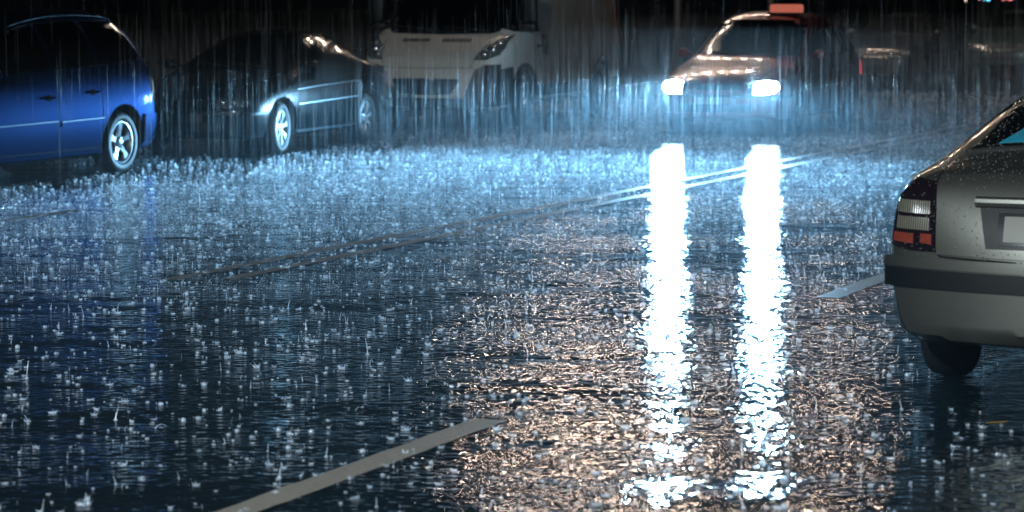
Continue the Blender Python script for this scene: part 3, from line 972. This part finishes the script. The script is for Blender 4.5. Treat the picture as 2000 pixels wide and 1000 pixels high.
def ribbed_material():
    m, nt, p = mat('ribbed_clear_lens')
    L = nt.links.new
    tc = node(nt, 'ShaderNodeTexCoord')
    wv = node(nt, 'ShaderNodeTexWave', Scale=28.0, Distortion=0.3); wv.bands_direction = 'Y'
    L(tc.outputs['Object'], wv.inputs['Vector'])
    cr = node(nt, 'ShaderNodeValToRGB')
    cr.color_ramp.elements[0].color = (0.07, 0.07, 0.05, 1); cr.color_ramp.elements[1].color = (0.28, 0.265, 0.21, 1)
    L(wv.outputs[1], cr.inputs[0]); L(cr.outputs[0], p.inputs['Base Color'])
    p.inputs['Roughness'].default_value = 0.18; p.inputs['Coat Weight'].default_value = 1.0
    b = node(nt, 'ShaderNodeBump', Strength=0.5, Distance=0.004); L(wv.outputs[1], b.inputs['Height']); L(b.outputs[0], p.inputs['Normal'])
    return m


M['ribbed'] = ribbed_material()

build_minivan()
sed, sb_ = build_sedan('saloon_car', 'dark saloon with chrome window line between the blue people carrier and the white van', 'car', M['teal_paint'])
place(sed, (-1.25, .76), 702, 276, TOWARD + R(5))
sed.scale = (1.03, 1.03, 0.995)
build_van()
taxi, tb = build_sedan('taxi', 'red taxi driving through the rain with both headlamps on and a lit orange roof sign', 'taxi', M['red_paint'], hatch=True, lit=True)
place(taxi, (2.1, 0), 1410, 263, TOWARD + R(3))
taxi.scale = (1.06, 1.06, 1.02)
ts = MB()
p_, n_ = tb.hit('T', -.15, .22)
ts.rbox(p_ + Vector((0, .03, .065)), (.16, .42, .12), .03)
ts.build('roof_sign', M['taxi_lit'], taxi)
ts = MB(); ts.rbox(p_ + Vector((0, .03, .004)), (.2, .46, .022), .008); ts.build('sign_base', M['plastic'], taxi)
blk, bb_ = build_sedan('hatchback_car', 'black car with unlit headlamps parked just beyond the taxi, at the kerb', 'car', M['black_paint'])
place(blk, (2.1, 0), 1705, 168, TOWARD)
gry, gb_ = build_sedan('parked_car', 'grey-green car facing us in the distance, parked at the top right corner', 'car', M['grey_paint'])
place(gry, (2.1, 0), 1955, 147, TOWARD + R(3))
lift, lb_ = build_liftback()
s0, n0 = at(1861, 731)
lift.location = RP(s0, n0) - Matrix.Rotation(ROAD_ROT, 3, 'Z') @ Vector((-1.30, .76, 0))
lift.rotation_euler = (0, 0, ROAD_ROT)
lift.scale = (1.0, 1.03, 1.06)


# taxi headlamp beams
TM = Matrix.Translation(taxi.location) @ Matrix.Rotation(TOWARD, 4, 'Z')
for s_ in (1, -1):
    ld = bpy.data.lights.new('headlamp_beam', 'SPOT')
    ld.energy = 5800; ld.color = (0.27, 0.64, 1.0)
    ld.spot_size = R(120); ld.spot_blend = 1.0; ld.shadow_soft_size = 0.17
    SPOT_SQUASH = 0.078
    lo = bpy.data.objects.new('headlamp_beam', ld); C.objects.link(lo)
    lo.parent = taxi
    lo.location = (2.30, s_ * .60, .62)
    # local -Z of the lamp forward (+x), a little down
    d = Vector((1, 0.0, -0.070)).normalized()
    lo.rotation_euler = d.to_track_quat('-Z', 'Y').to_euler()
    lo.scale = (1.0, SPOT_SQUASH, 1.0)


# ------------------------------------------------------------------ buildings behind
BW = KERB - 4.5
def building(name, label, s0, s1, mats, plinth=.8, band=1.5, top=7.0, pil=None, cat='building'):
    root = empty(name, RP(s0, BW), ROAD_ROT)
    tag(root, label, cat)
    L = s1 - s0
    def bx(nm, x0, x1, y0, y1, z0, z1, m):
        q = MB(); q.box(((x0 + x1) / 2, (y0 + y1) / 2, (z0 + z1) / 2), (x1 - x0, y1 - y0, z1 - z0)); return q.build(nm, m, root, False)
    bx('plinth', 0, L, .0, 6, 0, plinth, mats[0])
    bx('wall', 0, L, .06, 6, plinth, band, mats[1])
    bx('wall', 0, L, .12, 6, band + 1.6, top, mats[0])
    bx('ledge', 0, L, -.05, .12, plinth - .12, plinth - .003, M['near_black_wall'])
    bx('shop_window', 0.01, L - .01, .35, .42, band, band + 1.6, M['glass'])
    bx('interior_wall', 0.01, L - .01, 3, 3.1, band, band + 1.6, M['near_black_wall'])
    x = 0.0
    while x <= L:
        bx('pilaster', x - .13, x + .13, -.06, .34, 0, top - .2, M['near_black_wall'])
        x += pil
    return root


building('dark_garage', 'unlit dark building front with faint pillars behind the parked cars', 12, 69.5, (M['near_black_wall'], M['near_black_wall']), pil=4.2)
building('blank_building', 'blank dark teal building front behind the taxi and the black car', 70, 86.4, (M['dark_wall'], M['dark_wall']), pil=8.0)
sh = building('shop_building', 'dim building with beige panels and small pink and red lights, at the top right', 87, 125, (M['dark_wall'], M['beige_wall']), plinth=.60, band=1.34, pil=3.6)
LP = emit('pink_sign_glow', (1.0, 0.22, 0.25), 3.0); LC = emit('cyan_sign_glow', (0.15, 0.75, 1.0), 4.0); LW = emit('shop_lamp_glow', (1.0, .75, .6), 3.0)
for i in range(26):
    q = MB(); x = .7 + i * 1.15 + random.uniform(-.3, .3)
    q.rbox((0, 0, 0), (random.uniform(.15, .5), .05, random.uniform(.05, .10)), .015)
    o = q.build('window_light', LC if i % 9 == 5 else (LW if i % 4 == 2 else LP), sh); o.location = (x, .28, 1.40 + random.uniform(0, .08))

# thick round advertising column / gate post at the kerb
q = MB(); q.rbox((0, 0, 1.8), (.8, .8, 3.6), .05); q.rbox((0, 0, .12), (.95, .95, .24), .03)
o = q.build('gate_pillar', M['near_black_wall']); o.location = RP(83.6, BW + 0.9); o.rotation_euler = (0, 0, ROAD_ROT)
tag(o, 'thick dark square pillar against the building at the top right, left of the beige panels', 'pillar')

# ------------------------------------------------------------------ street lamps (heads above the picture)


def street_lamp(s, n, reach, h=7.5, label='', power=0, glow=True, size=(2.2, .40)):
    root = empty('street_lamp', RP(s, n), ROAD_ROT)
    tag(root, label, 'street lamp', 'street lamps above the road')
    q = MB()
    sg = -1 if reach < 0 else 1      # local +y is road left (away from n+)
    q.tube([(0, 0, 0), (0, 0, .9)], [.11, .10], 12); q.tube([(0, 0, .9), (0, 0, h - .4)], [.075, .055], 12)
    q.tube(smooth_curve([(0, 0, h - .45), (0, -reach * .12, h - .05), (0, -reach * .5, h + .1), (0, -reach, h + .12)], 6), .04, 8)
    q.build('pole', M['metal'], root)
    hd = MB(); hd.rbox((0, -reach, h + .12), (size[1] + .12, size[0] + .14, .13), .04); ho = hd.build('lamp_head', M['metal'], root)
    gl = MB()
    for q_ in (-.42, -.14, .14, .42): gl.ball((0, -reach + q_ * size[0], h + .045), .14, 14, 8, (1, 1, .8)); gl.build('lamp_glass', M['sodium'] if glow else M['lens'], ho)
    if power:
        ld = bpy.data.lights.new('lamp_light', 'POINT'); ld.energy = power; ld.color = (.86, .96, 1.0); ld.shadow_soft_size = .25
        lo = bpy.data.objects.new('lamp_light', ld); C.objects.link(lo); lo.parent = root; lo.location = (0, -reach, h - .15)
    return root


for (px_, zz_, hh_, tx_) in ((1040, 45, 8.4, 'street lamp hidden behind the white van'), (1190, 50, 8.2, 'street lamp beyond the white van'), (1360, 53, 9.8, 'street lamp beyond the taxi'), (1620, 58, 10.0, 'street lamp above the black car')):
    w_ = Vector(((px_ - 1000) / 5300 * zz_, zz_, 0))
    street_lamp(w_.dot(D), KERB - .5, w_.dot(N) - (KERB - .5), hh_, tx_)
street_lamp(-5, 4.5, -9.0, 7.6, 'street lamp on the near side behind the viewer', power=10500, glow=False)

# ------------------------------------------------------------------ rain splashes on the road (uncountable)


def sph_template(r, nu, nv, c=(0, 0, 0), sc=(1, 1, 1)):
    q = MB(); q.ball(c, r, nu, nv, sc); return q


def splash_templates():
    T = []
    rnd = random.Random(3)
    for k in range(7):                      # crowns: a ragged ring of spikes with flung drops
        q = MB(); n = rnd.randint(6, 9)
        for i in range(n):
            a = 2 * math.pi * i / n + rnd.uniform(-.2, .2); h = rnd.uniform(.15, 1.0); r0 = .5; r1 = rnd.uniform(.6, 1.5)
            ca, sa = math.cos(a), math.sin(a)
            q.tube([(r0 * ca, r0 * sa, 0), (r1 * .85 * ca, r1 * .85 * sa, h * .55), (r1 * ca, r1 * sa, h)], [.20, .11, .06], 4, False)
            if rnd.random() < .6: q.ball((r1 * rnd.uniform(1.1, 1.9) * ca, r1 * rnd.uniform(1.1, 1.9) * sa, h * rnd.uniform(.6, 2.2)), rnd.uniform(.07, .15), 5, 4)
        q.ball((0, 0, .18), .5, 8, 5, (1, 1, .7))
        T.append(q)
    for k in range(5):                      # domes / bubbles
        q = MB(); q.ball((0, 0, .25), .8, 9, 6, (1, 1, .75))
        for i in range(rnd.randint(2, 5)):
            a = rnd.uniform(0, 6.28); q.ball((1.2 * math.cos(a), 1.2 * math.sin(a), rnd.uniform(.1, .8)), .14, 5, 4)
        T.append(q)
    for k in range(6):                      # rebound jets
        q = MB(); h = rnd.uniform(1.6, 4.2); lx, ly = rnd.uniform(-.9, .9), rnd.uniform(-.7, .7)
        q.tube([(0, 0, 0), (lx * .15, ly * .15, h * .3), (lx * .5, ly * .5, h * .7), (lx, ly, h)], [.30, .14, .18, .07], 5, False)
        q.ball((lx * 1.05, ly * 1.05, h + .25), .2, 6, 5); q.ball((0, 0, .1), .6, 7, 4, (1, 1, .5))
        if rnd.random() < .6: q.ball((lx * 1.2, ly * 1.2, h + 1.1), .12, 5, 4)
        T.append(q)
    for k in range(5):                      # thin arcing threads
        q = MB(); h = rnd.uniform(2, 4.5); w = rnd.uniform(1.5, 3.5); a = rnd.uniform(0, 6.28); P = []
        for i in range(8):
            t = i / 7; P.append((w * t * math.cos(a), w * t * math.sin(a), h * 4 * t * (1 - t * .85) * .35))
        q.tube(P, [.16, .13, .11, .10, .09, .08, .08, .05], 4, False); q.ball(P[-1], .16, 5, 4)
        T.append(q)
    return T


def scatter(name, templates, weights, pos, size, hscale, m, label, cat):
    """all the copies in one mesh, built with arrays"""
    TV = []; TF = []
    for q in templates:
        v = np.array([tuple(p) for p in q.v]); tris = []
        for f in q.f:
            for i in range(1, len(f) - 1): tris.append((f[0], f[i], f[i + 1]))
        TV.append(v); TF.append(np.array(tris))
    n = len(pos); which = rng.choice(len(templates), n, p=np.array(weights) / sum(weights))
    V = []; F = []; base = 0
    ang = rng.uniform(0, 2 * math.pi, n)
    for k in range(len(templates)):
        idx = np.nonzero(which == k)[0]
        if len(idx) == 0: continue
        v, f = TV[k], TF[k]
        ca, sa = np.cos(ang[idx])[:, None], np.sin(ang[idx])[:, None]
        X = (v[None, :, 0] * ca - v[None, :, 1] * sa) * size[idx][:, None] + pos[idx, 0][:, None]
        Y = (v[None, :, 0] * sa + v[None, :, 1] * ca) * size[idx][:, None] + pos[idx, 1][:, None]
        Z = v[None, :, 2] * (size[idx] * hscale[idx])[:, None] + pos[idx, 2][:, None]
        A = np.stack([X, Y, Z], -1).reshape(-1, 3)
        FF = (f[None] + (np.arange(len(idx)) * len(v))[:, None, None]).reshape(-1, 3) + base
        V.append(A); F.append(FF); base += len(A)
    V = np.concatenate(V); F = np.concatenate(F)
    me = bpy.data.meshes.new(name)
    me.vertices.add(len(V)); me.vertices.foreach_set('co', V.ravel())
    me.loops.add(F.size); me.loops.foreach_set('vertex_index', F.ravel().astype(np.int32))
    me.polygons.add(len(F)); me.polygons.foreach_set('loop_start', np.arange(0, F.size, 3, dtype=np.int32))
    me.polygons.foreach_set('loop_total', np.full(len(F), 3, dtype=np.int32))
    me.polygons.foreach_set('use_smooth', np.ones(len(F), dtype=bool))
    me.update(); me.validate(); me.materials.append(m)
    o = bpy.data.objects.new(name, me); C.objects.link(o)
    tag(o, label, cat, kind='stuff')
    o.visible_shadow = False        # clear water lets the light through
    return o


def road_points(n, s0=5, s1=62, n0=KERB + .1, n1=4, half=0.235):
    """random road points inside a wedge a little wider than the view"""
    out = []
    while len(out) < n:
        Yd = rng.uniform(s0 ** 2, s1 ** 2, 4096) ** .5
        X = rng.uniform(-half, half, 4096) * Yd
        nn = X * N.x + Yd * N.y
        ok = (nn > n0) & (nn < n1)
        out += list(zip(X[ok], Yd[ok]))
    a = np.array(out[:n])
    return np.column_stack([a, np.zeros(n)])


def clear_of_cars(P):
    keep = np.ones(len(P), bool)
    for o in (taxi, lift, sed, blk, gry) + tuple(x for x in C.objects if x.name in ('minivan', 'panel_van')):
        rz = o.rotation_euler.z; dx = P[:, 0] - o.location.x; dy = P[:, 1] - o.location.y
        lx = dx * math.cos(rz) + dy * math.sin(rz); ly = -dx * math.sin(rz) + dy * math.cos(rz)
        keep &= ~((abs(lx) < 2.4) & (abs(ly) < .9))
    return P[keep]


T = splash_templates()
pos = clear_of_cars(road_points(21000, 8, 50))
n = len(pos)
cl = rng.lognormal(0, .5, n)
k_ = rng.permutation(n); sat, par = k_[:n // 3], k_[n // 3:][rng.integers(0, n - n // 3, n // 3)]
pos[sat, :2] = pos[par, :2] + rng.normal(0, .11, (len(sat), 2))      # splashes come in bursts
size = np.clip(.0072 * cl, .0028, .017)
hs = rng.uniform(.7, 1.5, n)
scatter('rain_splash', T, [2.6] * 7 + [2.6] * 5 + [.55] * 6 + [.5] * 5, pos, size, hs, M['splash'], 'white crowns, jets and beads of rain splashing up all over the road', 'rain splashes')

# fine spray of beads just over the surface
Bd = []
for k in range(3):
    q = MB()
    for i in range(5):
        q.ball((random.uniform(-6, 6), random.uniform(-6, 6), random.uniform(.3, 5)), random.uniform(.3, .6), 4, 3)
    Bd.append(q)
pos = clear_of_cars(np.concatenate([road_points(16000, 17, 46), road_points(14000, 21, 36, -14, -7, .2)])); n = len(pos)
scatter('fine_spray', Bd, [1, 1, 1], pos, rng.uniform(.003, .0055, n), rng.uniform(.6, 2.2, n), M['splash'], 'fine white spray of water beads hanging just over the road', 'spray')

# ------------------------------------------------------------------ falling rain
St = []
for k in range(3):
    q = MB(); lx = (.01, -.012, .004)[k]
    q.tube([(0, 0, 0), (lx * .3, 0, .35), (lx * .6, 0, .75), (lx, 0, 1.0)], [.0012, .0032, .0032, .0010], 3, False)
    St.append(q)
NR = 1500
Yd = rng.uniform(24 ** 2, 50 ** 2, NR) ** .5
X = rng.uniform(-.235, .235, NR) * Yd
Z = rng.uniform(0.0, 3.2, NR)
pos = np.column_stack([X, Yd, Z])
NL = 6000                                  # the denser curtain that the beams light near the road
Yl = rng.uniform(26 ** 2, 44 ** 2, NL) ** .5
pos = np.concatenate([pos, np.column_stack([rng.uniform(-.22, .235, NL) * Yl, Yl, rng.uniform(0, .9, NL)])])
NR += NL
scatter('falling_rain', St, [1, 1, 1], clear_of_cars(pos), rng.uniform(.35, .85, len(clear_of_cars(pos))), np.ones(NR), M['rain'], 'fine vertical streaks of heavy rain falling in the headlamp light', 'rain')

# small yellow leaf floating by the silver car
q = MB(); q.add([(-.05, 0, 0), (-.02, .022, .004), (.03, .02, .006), (.06, 0, .01), (.03, -.02, .005), (-.02, -.02, .003), (0, 0, .001)], [(6, 0, 1), (6, 1, 2), (6, 2, 3), (6, 3, 4), (6, 4, 5), (6, 5, 0)])
o = q.build('fallen_leaf', simple('yellow_leaf', (.45, .28, .06), .4)); s_, n_ = at(1945, 830); o.location = RP(s_, n_, .008)
tag(o, 'small yellow leaf lying on the wet road behind the silver car', 'leaf')

# ------------------------------------------------------------------ air: haze box and low spray mist


def volume_box(name, c, s, rz, dens, col, aniso=0.4, label=None, cat=None):
    q = MB(); q.box((0, 0, 0), s)
    m = bpy.data.materials.new(name); m.use_nodes = True; nt = m.node_tree; nt.nodes.clear()
    v = node(nt, 'ShaderNodeVolumePrincipled'); v.inputs['Color'].default_value = (*col, 1)
    v.inputs['Density'].default_value = dens; v.inputs['Anisotropy'].default_value = aniso
    o_ = nt.nodes.new('ShaderNodeOutputMaterial'); nt.links.new(v.outputs[0], o_.inputs['Volume'])
    o = q.build(name, m, None, False); o.location = c; o.rotation_euler = (0, 0, rz)
    tag(o, label, cat, kind='stuff')
    return o


volume_box('haze', (0, 95, 5.2), (260, 260, 12.6), 0, 0.00012, (.6, .85, 1.0), 0.2, 'thin rainy air over the whole street', 'haze')
c_ = RP(28, (KERB + 4) / 2, .72)
volume_box('spray_mist', c_, (58, 4 - KERB - .4, 1.40), ROAD_ROT, 0.0032, (.7, .88, 1.0), 0.6, 'low mist of beaten-up rain lit blue over the road', 'mist')
